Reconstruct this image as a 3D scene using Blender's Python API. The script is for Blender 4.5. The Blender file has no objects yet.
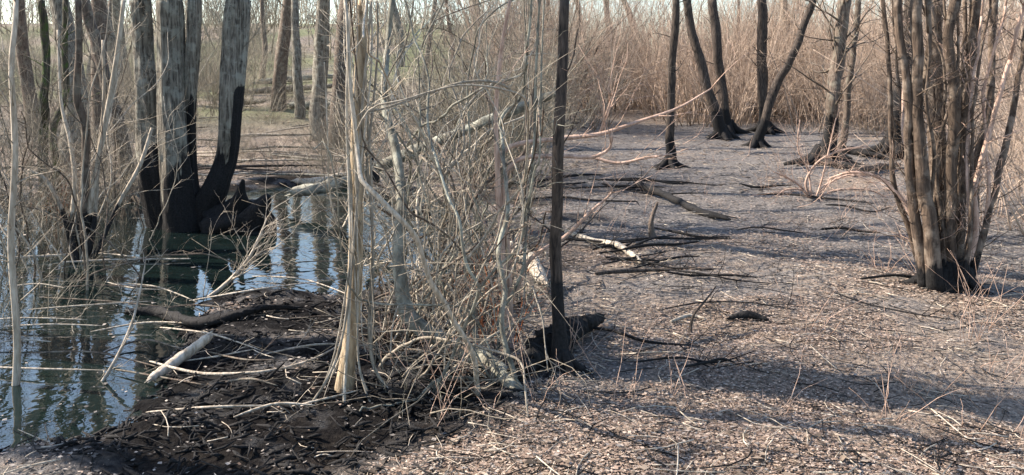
import bpy, math, random
import numpy as np
from mathutils import Vector

sc = bpy.context.scene
# ------------------------------------------------------------------ camera
F, HY, CZ = 900.0, 70.0, 1.75          # focal length and horizon row in pixels of a 1024x475 frame; eye height
cam_d = bpy.data.cameras.new('camera'); cam = bpy.data.objects.new('camera', cam_d)
sc.collection.objects.link(cam); sc.camera = cam
cam.location = (0, 0, CZ); cam.rotation_euler = (math.radians(90), 0, 0)
cam_d.sensor_width = 36.0; cam_d.lens = 36.0 * F / 1024.0
cam_d.shift_y = -(237.5 - HY) / 1024.0
cam_d.clip_start = 0.05; cam_d.clip_end = 3000
# ------------------------------------------------------------------ sky, sun, exposure
SUN_EL, SUN_AZ = 38.0, -76.0            # degrees; azimuth from +Y towards +X
w = bpy.data.worlds.new('World'); sc.world = w; w.use_nodes = True
nt = w.node_tree; bg = nt.nodes['Background']
sky = nt.nodes.new('ShaderNodeTexSky'); sky.sky_type = 'NISHITA'; sky.sun_disc = False
sky.sun_elevation = math.radians(SUN_EL); sky.sun_rotation = math.radians(SUN_AZ)
sky.air_density = 1.0; sky.dust_density = 0.8; sky.ozone_density = 1.0
nt.links.new(sky.outputs[0], bg.inputs[0]); bg.inputs[1].default_value = 0.12
sl = bpy.data.lights.new('sun', 'SUN'); so = bpy.data.objects.new('sun', sl); sc.collection.objects.link(so)
sl.energy = 5.0; sl.angle = math.radians(0.5); sl.color = (1.0, 0.87, 0.74)
sdir = Vector((math.sin(math.radians(SUN_AZ)) * math.cos(math.radians(SUN_EL)),
               math.cos(math.radians(SUN_AZ)) * math.cos(math.radians(SUN_EL)), math.sin(math.radians(SUN_EL))))
so.rotation_euler = sdir.to_track_quat('Z', 'Y').to_euler(); so.location = sdir * 60
vs = sc.view_settings; vs.view_transform = 'Standard'; vs.look = 'None'; vs.exposure = 1.4; vs.gamma = 1.0
vs.use_curve_mapping = False
sc.cycles.max_bounces = 6; sc.cycles.transparent_max_bounces = 4

# ------------------------------------------------------------------ helpers
col = sc.collection
R = np.random.default_rng(11)
def _h(i, j, k):
    n = (i * 374761393 + j * 668265263 + k * 2147483647 + 1013904223) & 0xFFFFFFFF
    n = ((n ^ (n >> 13)) * 1274126177) & 0xFFFFFFFF
    n = ((n ^ (n >> 16)) * 2246822519) & 0xFFFFFFFF
    return ((n ^ (n >> 15)) & 0xFFFF) / 32767.5 - 1.0
def noise3(x, y, z):
    x = np.asarray(x, float); y = np.asarray(y, float); z = np.asarray(z, float)
    x, y, z = np.broadcast_arrays(x, y, z)
    xi = np.floor(x).astype(np.int64); yi = np.floor(y).astype(np.int64); zi = np.floor(z).astype(np.int64)
    u, v, q = x - xi, y - yi, z - zi
    u = u*u*(3-2*u); v = v*v*(3-2*v); q = q*q*(3-2*q)
    r = 0
    for a in (0, 1):
        for b in (0, 1):
            for c in (0, 1):
                r = r + (u if a else 1-u)*(v if b else 1-v)*(q if c else 1-q)*_h(xi+a, yi+b, zi+c)
    return r
def fbm(x, y, z=0.0, o=3):
    r, a, f = 0, 1.0, 1.0
    for i in range(o):
        r = r + a*noise3(np.asarray(x)*f+i*17.3, np.asarray(y)*f-i*9.1, np.asarray(z)*f+i*5.7); a *= .5; f *= 2.03
    return r
def sstep(a, b, x):
    t = np.clip((np.asarray(x, float)-a)/(b-a), 0, 1); return t*t*(3-2*t)

class MB:
    """collects tubes and quads into one mesh"""
    def __init__(s): s.v = []; s.q = []; s.t = []; s.n = 0; s.c = []
    def add(s, v, q=None, t=None, c=None):
        v = np.asarray(v, float).reshape(-1, 3)
        if q is not None and len(q): s.q.append(np.asarray(q, np.int64)+s.n)
        if t is not None and len(t): s.t.append(np.asarray(t, np.int64)+s.n)
        s.v.append(v); s.n += len(v)
        s.c.append(np.zeros(len(v)) if c is None else np.broadcast_to(np.asarray(c, float), (len(v),)))
    def tube(s, pts, rad, n=5, char=None, rough=0.0, seed=0.0, furrow=0.0, fz=1.6):
        pts = np.asarray(pts, float); k = len(pts); rad = np.broadcast_to(np.asarray(rad, float), (k,))
        tan = np.gradient(pts, axis=0); tan /= np.linalg.norm(tan, axis=1)[:, None]+1e-9
        ref = np.array([0.31, 0.95, 0.05]) if abs(tan[0][1]) < .85 else np.array([1., .1, 0])
        A = np.cross(tan, ref); A /= np.linalg.norm(A, axis=1)[:, None]+1e-9
        B = np.cross(tan, A)
        th = np.arange(n)*2*math.pi/n
        rr = np.repeat(rad[:, None], n, 1)
        if rough:
            L = np.concatenate([[0], np.cumsum(np.linalg.norm(np.diff(pts, axis=0), axis=1))])[:, None]
            cx, cy = np.cos(th)[None], np.sin(th)[None]
            rr = rr*(1+rough*(noise3(cx*1.3+seed, cy*1.3, L*fz)+.55*noise3(cx*3.4+seed, cy*3.4, L*fz*1.3)+.35*noise3(cx*8+seed, cy*8, L*fz*2.5)))
            if furrow: rr = rr*(1-furrow*(1-np.clip(np.abs(noise3(cx*5+seed, cy*5, L*1.6)+.5*noise3(cx*11, cy*11+seed, L*3))*3, 0, 1)))
        V = pts[:, None]+rr[..., None]*(np.cos(th)[None, :, None]*A[:, None]+np.sin(th)[None, :, None]*B[:, None])
        i = np.arange(k-1)[:, None]*n; j = np.arange(n)[None]; j2 = (j+1) % n
        Q = np.stack([i+j, i+j2, i+n+j2, i+n+j], -1).reshape(-1, 4)
        V = V.reshape(-1, 3); T = []
        cap = np.stack([pts[0], pts[-1]])
        V = np.concatenate([V, cap]); jj = np.arange(n)
        T = np.concatenate([np.stack([np.full(n, k*n), (jj+1) % n, jj], -1), np.stack([np.full(n, k*n+1), (k-1)*n+jj, (k-1)*n+(jj+1) % n], -1)])
        c = None
        if char is not None:
            c = char(V) if callable(char) else char
        s.add(V, Q, T, c)
    def mesh(s, name, org=(0, 0, 0), smooth=True, attr='char'):
        me = bpy.data.meshes.new(name)
        V = np.concatenate(s.v)-np.asarray(org, float)
        q = np.concatenate(s.q) if s.q else np.zeros((0, 4), np.int64)
        t = np.concatenate(s.t) if s.t else np.zeros((0, 3), np.int64)
        me.vertices.add(len(V)); me.vertices.foreach_set('co', V.astype(np.float32).ravel())
        loops = np.concatenate([q.ravel(), t.ravel()]); me.loops.add(len(loops)); me.loops.foreach_set('vertex_index', loops.astype(np.int32))
        nq, n3 = len(q), len(t); me.polygons.add(nq+n3)
        st = np.concatenate([np.arange(nq)*4, nq*4+np.arange(n3)*3]); me.polygons.foreach_set('loop_start', st.astype(np.int32))
        me.polygons.foreach_set('use_smooth', np.full(nq+n3, smooth))
        me.update(calc_edges=True)
        a = me.attributes.new(attr, 'FLOAT', 'POINT'); a.data.foreach_set('value', np.concatenate(s.c).astype(np.float32))
        return me
def tag(o, label=None, cat=None, group=None, kind=None):
    for k, v in (('label', label), ('category', cat), ('group', group), ('kind', kind)):
        if v: o[k] = v
    return o
def thing(name, loc, label, cat, group=None):
    o = bpy.data.objects.new(name, None); o.location = tuple(loc); o.empty_display_size = .2; col.objects.link(o)
    return tag(o, label, cat, group)
def obj(name, mb, mat, parent=None, smooth=True, org=None, attr='char'):
    if org is None: org = parent_origin(parent) if parent is not None else (0, 0, 0)
    me = mb.mesh(name, org, smooth, attr); me.materials.append(mat)
    o = bpy.data.objects.new(name, me); col.objects.link(o)
    if parent is not None: o.parent = parent
    else: o.location = tuple(org)
    return o
def parent_origin(p):
    v = Vector((0, 0, 0))
    while p is not None: v = v+p.location; p = p.parent
    return tuple(v)

# ------------------------------------------------------------------ terrain
def flat(px, py, z=0.0):
    Y = F*(CZ-z)/(py-HY); return ((px-512)*Y/F, Y)
POOL = np.array([flat(*p) for p in [(-150, 222), (-20, 214), (60, 210), (150, 203), (235, 194), (300, 187), (370, 190), (432, 200),
        (470, 235), (462, 272), (420, 284), (360, 285), (300, 284), (235, 290), (190, 302), (156, 318), (146, 350), (136, 390), (120, 416), (70, 430), (-30, 440), (-150, 430)]])
def sdf_poly(x, y, P):
    x = np.asarray(x, float); y = np.asarray(y, float); d = np.full(x.shape, 1e9); ins = np.zeros(x.shape, bool)
    for i in range(len(P)):
        a, b = P[i], P[(i+1) % len(P)]
        ex, ey = b-a; wx, wy = x-a[0], y-a[1]
        t = np.clip((wx*ex+wy*ey)/(ex*ex+ey*ey), 0, 1)
        d = np.minimum(d, np.hypot(wx-t*ex, wy-t*ey))
        c = ((a[1] <= y) & (b[1] > y)) | ((b[1] <= y) & (a[1] > y))
        with np.errstate(divide='ignore', invalid='ignore'):
            ins ^= c & (x < a[0]+(y-a[1])*ex/np.where(ey == 0, 1e-9, ey))
    return np.where(ins, -d, d)
def pool_sd(x, y):
    return sdf_poly(x, y, POOL)+.22*fbm(np.asarray(x)*1.3, np.asarray(y)*1.3, 3.3, 3)+.05*noise3(np.asarray(x)*7, np.asarray(y)*7, 1.)
def height(x, y):
    x = np.asarray(x, float); y = np.asarray(y, float)
    sd = pool_sd(x, y)
    base = .10+.05*fbm(x*.35, y*.35, 7., 2)+.035*fbm(x*1.6, y*1.6, 2., 3)+.012*noise3(x*7, y*7, 4.)
    base = base+.10*sstep(.3, 1.5, sd)*sstep(0, -3, x)*sstep(16, 9, y)*0 + .03*np.clip(y-13, 0, 30)*sstep(-2, 6, x)*.6
    base = base+(.06*np.clip(y-17, 0, 60)+.05*np.clip(y-30, 0, 40))*sstep(3, -2, x-.04*y)
    mudz = (1-sstep(-.35, .2, x))*(1-sstep(7.2, 7.8, y))*sstep(2.8, 4., y)
    base = base-.035*mudz+mudz*(.035*noise3(x*3.1, y*3.1, 1.5)+.028*noise3(x*7.7, y*7.7, 2.5)+.018*noise3(x*15, y*15, 3.5))
    t = sstep(-.5, .55, sd)
    return np.where(np.abs(y) < 200, -.28*(1-t)+(base)*t, base)
_LX, _LY = np.arange(-60, 60.01, .1), np.arange(0, 100.01, .1)
_LH = np.concatenate([height(*np.meshgrid(_LX, _LY[q:q+250])) for q in range(0, len(_LY), 250)])
def gz(x, y):
    if not (-59.9 < x < 59.9 and 0 < y < 99.9): return float(height(np.array([x]), np.array([y]))[0])
    u, v = (x+60)*10, y*10; i, j = int(u), int(v); u -= i; v -= j
    return float((_LH[j, i]*(1-u)+_LH[j, i+1]*u)*(1-v)+(_LH[j+1, i]*(1-u)+_LH[j+1, i+1]*u)*v)
def gp(px, py):
    """where the line of sight through a picture point meets the ground or the water bed"""
    Ys = np.linspace(2.5, 95, 1850); zs = CZ-(py-HY)*Ys/F; xs = (px-512)*Ys/F
    ii = np.clip(((xs+60)*10).round().astype(int), 0, len(_LX)-1); jj = np.clip((Ys*10).round().astype(int), 0, len(_LY)-1)
    g = np.maximum(_LH[jj, ii], -.05); hit = np.nonzero(zs <= g)[0]; k = hit[0] if len(hit) else len(Ys)-1
    return np.array([xs[k], Ys[k], gz(xs[k], Ys[k])])
def at(px, py, Y): return np.array([(px-512)*Y/F, Y, CZ-(py-HY)*Y/F])

# ------------------------------------------------------------------ materials
def mat(name):
    m = bpy.data.materials.new(name); m.use_nodes = True
    return m, m.node_tree, m.node_tree.nodes['Principled BSDF']
def N(nt, t, **k):
    n = nt.nodes.new(t)
    for a, b in k.items(): setattr(n, a, b)
    return n
def ramp(nt, fac, stops):
    r = N(nt, 'ShaderNodeValToRGB'); e = r.color_ramp.elements
    while len(e) < len(stops): e.new(.5)
    for i, (p, c) in enumerate(stops): e[i].position = p; e[i].color = (*c, 1) if len(c) == 3 else c
    nt.links.new(fac, r.inputs[0]); return r.outputs[0]
def noise(nt, vec, scale, detail=4, rough=.55):
    n = N(nt, 'ShaderNodeTexNoise'); n.inputs['Scale'].default_value = scale; n.inputs['Detail'].default_value = detail; n.inputs['Roughness'].default_value = rough
    if vec is not None: nt.links.new(vec, n.inputs['Vector'])
    return n.outputs[0]
def mixc(nt, f, a, b, blend='MIX'):
    m = N(nt, 'ShaderNodeMix', data_type='RGBA', blend_type=blend)
    for s, v in ((m.inputs[0], f), (m.inputs[6], a), (m.inputs[7], b)):
        if hasattr(v, 'links'): nt.links.new(v, s)
        else: s.default_value = v if not isinstance(v, tuple) else ((*v, 1) if len(v) == 3 else v)
    return m.outputs[2]
def mth(nt, op, a, b=None, c=None, clamp=False):
    m = N(nt, 'ShaderNodeMath', operation=op); m.use_clamp = clamp
    for s, v in zip(m.inputs, (a, b, c)):
        if v is None: continue
        if hasattr(v, 'links'): nt.links.new(v, s)
        else: s.default_value = v
    return m.outputs[0]
def bark(name, dark, light, scale=30, lichen=None, lich_amt=.5, bump=.5, var=.35, zs=.18, contrast=(.35, .65)):
    m, nt, b = mat(name)
    tc = N(nt, 'ShaderNodeTexCoord'); mp = N(nt, 'ShaderNodeMapping'); mp.inputs['Scale'].default_value = (1, 1, zs)
    nt.links.new(tc.outputs['Object'], mp.inputs[0]); v = mp.outputs[0]
    n1 = noise(nt, v, scale, 6, .65); c = ramp(nt, n1, [(contrast[0], dark), (contrast[1], light)])
    if lichen:
        n2 = noise(nt, tc.outputs['Object'], scale*.22, 4, .6)
        f = ramp(nt, n2, [(.5, (0, 0, 0)), (.62, (lich_amt,)*3)]); c = mixc(nt, f, c, lichen)
    oi = N(nt, 'ShaderNodeObjectInfo'); bv = mth(nt, 'MULTIPLY_ADD', oi.outputs['Random'], var, 1-var*.5)
    c = mixc(nt, 1.0, c, bv, 'MULTIPLY')
    at_ = N(nt, 'ShaderNodeAttribute', attribute_name='char')
    n3 = noise(nt, v, scale*.35, 5, .6)
    cf = mth(nt, 'MULTIPLY_ADD', n3, 1.1, -.55); cf = mth(nt, 'ADD', at_.outputs['Fac'], cf)
    cf = ramp(nt, cf, [(.46, (0, 0, 0)), (.56, (1, 1, 1))])
    char_c = ramp(nt, noise(nt, tc.outputs['Object'], 60, 3), [(.3, (.006, .006, .006)), (.75, (.022, .021, .021))])
    c = mixc(nt, cf, c, char_c); nt.links.new(c, b.inputs['Base Color'])
    b.inputs['Roughness'].default_value = .85; b.inputs['Specular IOR Level'].default_value = .25
    bp = N(nt, 'ShaderNodeBump'); bp.inputs['Strength'].default_value = bump; bp.inputs['Distance'].default_value = .02
    nt.links.new(n1, bp.inputs['Height']); nt.links.new(bp.outputs[0], b.inputs['Normal'])
    return m
M = {
 'grey': bark('grey_furrowed_bark', (.035, .03, .024), (.27, .245, .195), 40, (.34, .34, .28), .5, 1., .2, .10, (.36, .64)),
 'pale': bark('pale_dry_bark', (.22, .18, .13), (.50, .44, .35), 40, None, 0, .4, .4),
 'vine': bark('pale_vine_bark', (.20, .17, .125), (.46, .41, .33), 60, None, 0, .3, .75),
 'tan': bark('tan_stringy_bark', (.17, .12, .07), (.50, .41, .28), 45, None, 0, .6, .2),
 'dark': bark('dark_brown_bark', (.012, .010, .009), (.10, .078, .062), 45, None, 0, .6, .3),
 'brown': bark('brown_bark', (.045, .035, .027), (.17, .13, .10), 40, (.25, .24, .19), .4, .6, .3),
 'moss': bark('mossy_bark', (.03, .028, .02), (.11, .095, .065), 40, (.06, .10, .02), .9, .6, .2),
 'lichen': bark('lichen_grey_bark', (.08, .077, .06), (.27, .26, .21), 22, (.36, .365, .30), .8, .7, .2, zs=.5),
 'clump': bark('striped_brown_bark', (.03, .022, .017), (.15, .11, .08), 38, (.28, .23, .18), .6, .6, .35),
 'thicket': bark('straw_thicket_bark', (.30, .225, .17), (.60, .48, .38), 30, None, 0, 0, .5),
 'thicketg': bark('grey_thicket_bark', (.13, .115, .085), (.36, .32, .25), 30, None, 0, 0, .6),
 'pink': bark('pinkish_twig_bark', (.30, .20, .15), (.60, .44, .35), 40, None, 0, .2, .2),
 'russet': bark('russet_stem_bark', (.16, .05, .02), (.36, .13, .05), 40, None, 0, .2, .4),
 'charred': bark('charred_wood', (.006, .006, .006), (.03, .028, .027), 30, None, 0, .8, .2),
 'dead': bark('bleached_dead_wood', (.24, .20, .15), (.58, .52, .43), 34, None, 0, .6, .3),
}

def ground_mat():
    m, nt, b = mat('burned_woodland_ground')
    tc = N(nt, 'ShaderNodeTexCoord'); P = tc.outputs['Object']
    bn = N(nt, 'ShaderNodeAttribute', attribute_name='burn').outputs['Fac']
    gr = N(nt, 'ShaderNodeAttribute', attribute_name='green').outputs['Fac']
    wet = N(nt, 'ShaderNodeAttribute', attribute_name='wet').outputs['Fac']
    fine = noise(nt, P, 34, 6, .7); mid = noise(nt, P, 7, 5, .65); big = noise(nt, P, 1.3, 4, .6)
    litter = ramp(nt, fine, [(.28, (.05, .038, .030)), (.45, (.16, .127, .10)), (.56, (.30, .245, .195)), (.72, (.48, .41, .335))])
    ash = ramp(nt, noise(nt, P, 24, 6, .75), [(.3, (.022, .022, .023)), (.45, (.095, .089, .085)), (.58, (.20, .185, .172)), (.75, (.36, .33, .30))])
    f = mth(nt, 'MULTIPLY_ADD', mid, 1.3, -.65); f = mth(nt, 'ADD', f, bn); f = mth(nt, 'ADD', f, mth(nt, 'MULTIPLY_ADD', big, .9, -.45))
    f = ramp(nt, f, [(.34, (0, 0, 0)), (.66, (1, 1, 1))])
    c = mixc(nt, f, litter, ash)
    grass = ramp(nt, fine, [(.3, (.05, .07, .025)), (.7, (.20, .22, .10))])
    c = mixc(nt, gr, c, grass)
    mud = ramp(nt, fine, [(.35, (.002, .002, .003)), (.6, (.007, .007, .007)), (.8, (.03, .026, .022))])
    c = mixc(nt, wet, c, mud)
    nt.links.new(c, b.inputs['Base Color'])
    b.inputs['Specular IOR Level'].default_value = .3
    pud = ramp(nt, noise(nt, P, 2.6, 4, .6), [(.52, (0, 0, 0)), (.60, (1, 1, 1))])
    nt.links.new(mth(nt, 'MULTIPLY_ADD', mth(nt, 'MULTIPLY', wet, pud), -.62, .92), b.inputs['Roughness'])
    nt.links.new(mth(nt, 'MULTIPLY_ADD', wet, mth(nt, 'MULTIPLY_ADD', pud, .22, -.24), .28), b.inputs['Specular IOR Level'])
    bp = N(nt, 'ShaderNodeBump'); bp.inputs['Strength'].default_value = .9; bp.inputs['Distance'].default_value = .03
    nt.links.new(fine, bp.inputs['Height']); nt.links.new(bp.outputs[0], b.inputs['Normal'])
    return m
def water_mat():
    m, nt, b = mat('dark_pool_water')
    tc = N(nt, 'ShaderNodeTexCoord'); P = tc.outputs['Object']
    n = noise(nt, P, 2.2, 3, .5); n2 = noise(nt, P, 11, 2, .5)
    film = ramp(nt, noise(nt, P, 5.5, 6, .7), [(.56, (0, 0, 0)), (.70, (1, 1, 1))])
    c = mixc(nt, film, (.006, .012, .011), (.02, .02, .016)); nt.links.new(c, b.inputs['Base Color'])
    nt.links.new(mth(nt, 'MULTIPLY_ADD', film, .22, .015), b.inputs['Roughness'])
    b.inputs['IOR'].default_value = 1.5; b.inputs['Specular IOR Level'].default_value = .62
    bp = N(nt, 'ShaderNodeBump'); bp.inputs['Strength'].default_value = .10; bp.inputs['Distance'].default_value = .06
    nt.links.new(mth(nt, 'MULTIPLY_ADD', n2, .18, n), bp.inputs['Height']); nt.links.new(bp.outputs[0], b.inputs['Normal'])
    return m
def leaf_mat(name, stops):
    m, nt, b = mat(name)
    a = N(nt, 'ShaderNodeAttribute', attribute_name='tone').outputs['Fac']
    c = ramp(nt, a, stops); nt.links.new(c, b.inputs['Base Color'])
    b.inputs['Roughness'].default_value = .8; b.inputs['Specular IOR Level'].default_value = .25
    return m

# ------------------------------------------------------------------ ground, water
def burn_field(x, y):
    """1 = burned to ash, 0 = unburned leaf litter"""
    b = .50+.36*fbm(x*.6, y*.6, 9., 4)
    right = sstep(-.6, .8, x)
    far = sstep(5.5, 9.5, y)*(1-sstep(22, 26, y))
    b = b+right*(.34*far-.26*(1-sstep(5., 7., y)))
    b = b-right*.3*sstep(24, 28, y)
    left = 1-right
    b = b-left*(.25+.3*fbm(x*.6, y*.4, 2., 2))*sstep(11.5, 14, y)
    return np.clip(b, 0, 1.1)
def wet_field(x, y):
    sd = pool_sd(x, y); left = 1-sstep(-.35, .2, x+.3*noise3(x*1.1, y*1.1, 5.))
    wv = np.clip(1-sstep(.0, .35, sd), 0, 1)
    isl = left*(1-sstep(7.2, 7.8, y))*sstep(3.3, 4.2, y+.6*noise3(x*.8, y*.8, 2.))
    litter_top = np.maximum(sstep(.25, .6, fbm(x*.9, y*2.2, 6., 3))*.55, .8*sstep(6.2, 6.7, y)*sstep(-2.4, -1.6, x)*sstep(-.3, .2, fbm(x*1.5, y*2, 4., 2)))
    wv = np.maximum(wv, isl*(1-litter_top)*.96)
    wv = np.maximum(wv, .9*(1-sstep(.4, 1.6, sd))*sstep(.0, .25, fbm(x*1.2, y*1.2, 8., 2)))
    wv = np.maximum(wv, .85*(1-sstep(.5, 2.6, sd))*sstep(9, 10, y)*sstep(-.35, .1, fbm(x*1.0, y*1.6, 18., 3)))
    return wv
def axis(lo, hi, step, far, g=1.22):
    a = list(np.arange(lo, hi+1e-6, step)); s = step
    while a[-1] < far: s *= g; a.append(a[-1]+s)
    s = step; b = []; p = lo
    while p > -far: s *= g; p -= s; b.append(p)
    return np.array(b[::-1]+a)
gx = axis(-6.5, 8.0, .06, 900); gy = axis(2.8, 16.0, .06, 1500)
X, Y = np.meshgrid(gx, gy); Z = height(X, Y)
nx, ny = len(gx), len(gy)
i = np.arange(ny-1)[:, None]*nx; j = np.arange(nx-1)[None]
gm = MB(); gm.add(np.stack([X, Y, Z], -1), np.stack([i+j, i+j+1, i+nx+j+1, i+nx+j], -1).reshape(-1, 4), None, burn_field(X, Y).ravel())
gr = obj('ground', gm, ground_mat(), attr='burn'); tag(gr, kind='structure')
for nm, arr in (('green', .85*sstep(19, 26, Y)*(1-sstep(-6, 2, X-(Y-25)*.05))*sstep(-.35, .15, fbm(X*.25, Y*.25, 1., 3))), ('wet', wet_field(X, Y))):
    a = gr.data.attributes.new(nm, 'FLOAT', 'POINT'); a.data.foreach_set('value', arr.astype(np.float32).ravel())
wx, wy = np.linspace(POOL[:, 0].min()-1.0, POOL[:, 0].max()+.8, 40), np.linspace(POOL[:, 1].min()-.6, POOL[:, 1].max()+.8, 40)
WX, WY = np.meshgrid(wx, wy); wi = np.arange(39)[:, None]*40; wj = np.arange(39)[None]
wq = np.stack([wi+wj, wi+wj+1, wi+41+wj, wi+40+wj], -1).reshape(-1, 4)
cx, cy = WX.ravel()[wq].mean(1), WY.ravel()[wq].mean(1)
wq = wq[pool_sd(cx, cy) < 1.0]
wm = MB(); wm.add(np.stack([WX, WY, WX*0], -1), wq)
tag(obj('water', wm, water_mat()), kind='structure')

# ------------------------------------------------------------------ growing wood
def spline(P, n):
    P = np.asarray(P, float); k = len(P)
    t = np.concatenate([[0], np.cumsum(np.linalg.norm(np.diff(P[:, :3], axis=0), axis=1)+1e-6)])
    T = np.linspace(0, t[-1], n); Q = np.concatenate([[2*P[0]-P[1]], P, [2*P[-1]-P[-2]]])
    out = []
    for x in T:
        s = min(max(int(np.searchsorted(t, x))-1, 0), k-2); u = (x-t[s])/(t[s+1]-t[s])
        a, b, c, d = Q[s], Q[s+1], Q[s+2], Q[s+3]
        out.append(.5*(2*b+(c-a)*u+(2*a-5*b+4*c-d)*u*u+(3*b-a-3*c+d)*u**3))
    return np.array(out)
def unit(v): return v/(np.linalg.norm(v)+1e-9)
def wander(p, d, L, k, jit, up, rng):
    pts = [np.asarray(p, float)]; d = unit(np.asarray(d, float)); s = L/k
    for _ in range(k):
        d = unit(d+jit*rng.normal(size=3)+np.array([0, 0, up])); pts.append(pts[-1]+d*s)
    return np.array(pts)
def tilt(d, ang, rng):
    a = unit(np.cross(d, rng.normal(size=3))); return unit(d*math.cos(ang)+a*math.sin(ang))
def grow(mb, p, d, L, r, depth, rng, kids=(3, 4, 5), jit=.13, up=.05, tmin=.25, ang=(.45, 1.0), lr=(.35, .6), sides=(3, 3, 4, 5, 6), k=None, tip=.25):
    k = k or max(3, min(8, 3+depth*2)); pts = wander(p, d, L, k, jit, up, rng)
    rad = r*np.linspace(1, tip, k+1); mb.tube(pts, rad, sides[min(depth, len(sides)-1)])
    if depth > 0:
        for _ in range(kids[min(depth-1, len(kids)-1)]):
            t = rng.uniform(tmin, .97)*k; s = min(int(t), k-1); q = pts[s]+(pts[s+1]-pts[s])*(t-s)
            dd = tilt(unit(pts[s+1]-pts[s]), rng.uniform(*ang), rng)
            grow(mb, q, dd, L*rng.uniform(*lr), max(r*(1-(1-tip)*t/k)*.55, .0015), depth-1, rng, kids, jit*1.15, up, tmin, ang, lr, sides, None, tip)
def side_twigs(mb, pts, n, L, r, depth, rng, lo=.1, hi=1.0, ang=(.5, 1.2), kids=(2, 3), jit=.16, up=.03):
    k = len(pts)-1
    for _ in range(n):
        t = rng.uniform(lo, hi)*k; s = min(int(t), k-1); q = pts[s]+(pts[s+1]-pts[s])*(t-s)
        dd = tilt(unit(pts[s+1]-pts[s]), rng.uniform(*ang), rng)
        grow(mb, q, dd, L*rng.uniform(.5, 1.2), r*rng.uniform(.6, 1.2), depth, rng, kids, jit, up)
def pxpath(pp, Y, dY=0.0, rng=None):
    """stem path given by picture column, row, width on a standing plane at distance Y -> world points and radii"""
    n = len(pp); out = []
    for q, (a, b, wd) in enumerate(pp):
        yy = Y+dY*q/(n-1)+(rng.normal()*.02*Y/6 if rng is not None and 0 < q else 0)
        p = at(a, b, yy); out.append([*p, .5*wd*yy/F])
    return np.array(out)
def crown_on(mb, p, d, L, r, rng, depth=3, kids=(3, 4, 6)):
    grow(mb, p, d, L, r, depth, rng, kids, jit=.09, up=.04, tmin=.15, ang=(.4, .95), lr=(.32, .55), sides=(3, 3, 4, 6, 8), k=8, tip=.2)

def standing_tree(name, label, cat, pp, mt, Y=None, dY=0., n=12, rings=36, char_h=0., rough=.14, top=6., group=None, twigs=8, seed=1, base=None, flare=1.5, cr_depth=3, tw_l=.5):
    """one-trunk tree: trunk part + crown part"""
    rng = np.random.default_rng(seed)
    b = gp(pp[0][0], pp[0][1]) if base is None else np.array(base); Yb = b[1] if Y is None else Y
    P = pxpath(pp, Yb, dY, rng); P[0, :3] = b-np.array([0, 0, .06])
    S = spline(P, rings); S[:, 3] = np.maximum(S[:, 3], .002)
    amp = .035*min(1., Yb/10); S[:, 0] += amp*noise3(S[:, 2]*1.5, seed*3.1, 0)+.4*amp*noise3(S[:, 2]*5, seed*1.7, 0); S[:, 1] += amp*noise3(S[:, 2]*1.5, seed*7.7, 4)
    hh = S[:, 2]-b[2]; S[:, 3] *= 1+(flare-1)*np.exp(-np.clip(hh, 0, 9)/.13)
    root = thing(name, b, label, cat, group)
    tm = MB(); ch = (lambda V: .5+(b[2]+char_h-V[:, 2])*2.2/max(char_h, .3)) if char_h > 0 else None
    if ch: ch2 = lambda V: np.clip(ch(V), -.4, 1.4)
    tm.tube(S[:, :3], S[:, 3], n, ch2 if ch else -.6, rough, seed*3.7)
    for q in range(5):
        a = q*1.26+rng.uniform(-.4, .4); r0 = S[0, 3]; dd = np.array([math.cos(a), math.sin(a), 0])
        R_ = np.array([[*(b+dd*r0*.2+np.array([0, 0, r0*1.3])), r0*.4], [*(b+dd*r0*1.0+np.array([0, 0, r0*.35])), r0*.34], [*(b+dd*r0*rng.uniform(1.8, 2.8)+np.array([0, 0, -.03])), r0*.15]])
        Q_ = spline(R_, 8); tm.tube(Q_[:, :3], Q_[:, 3], 7, 1.2 if char_h else -.6, .2, q)
    obj('trunk', tm, M[mt], root)
    cm = MB(); d = unit(S[-1, :3]-S[-4, :3]); L = max(top-S[-1, 2], .8)
    crown_on(cm, S[-1, :3], d+np.array([0, 0, .3]), L, S[-1, 3], rng, cr_depth)
    side_twigs(cm, S[:, :3], twigs, tw_l, S[-1, 3]*.22+.0015, 1, rng, .25, 1.)
    cm.c = [np.full(len(c), -.6) for c in cm.c]
    obj('crown', cm, M[mt], root)
    return root

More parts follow.
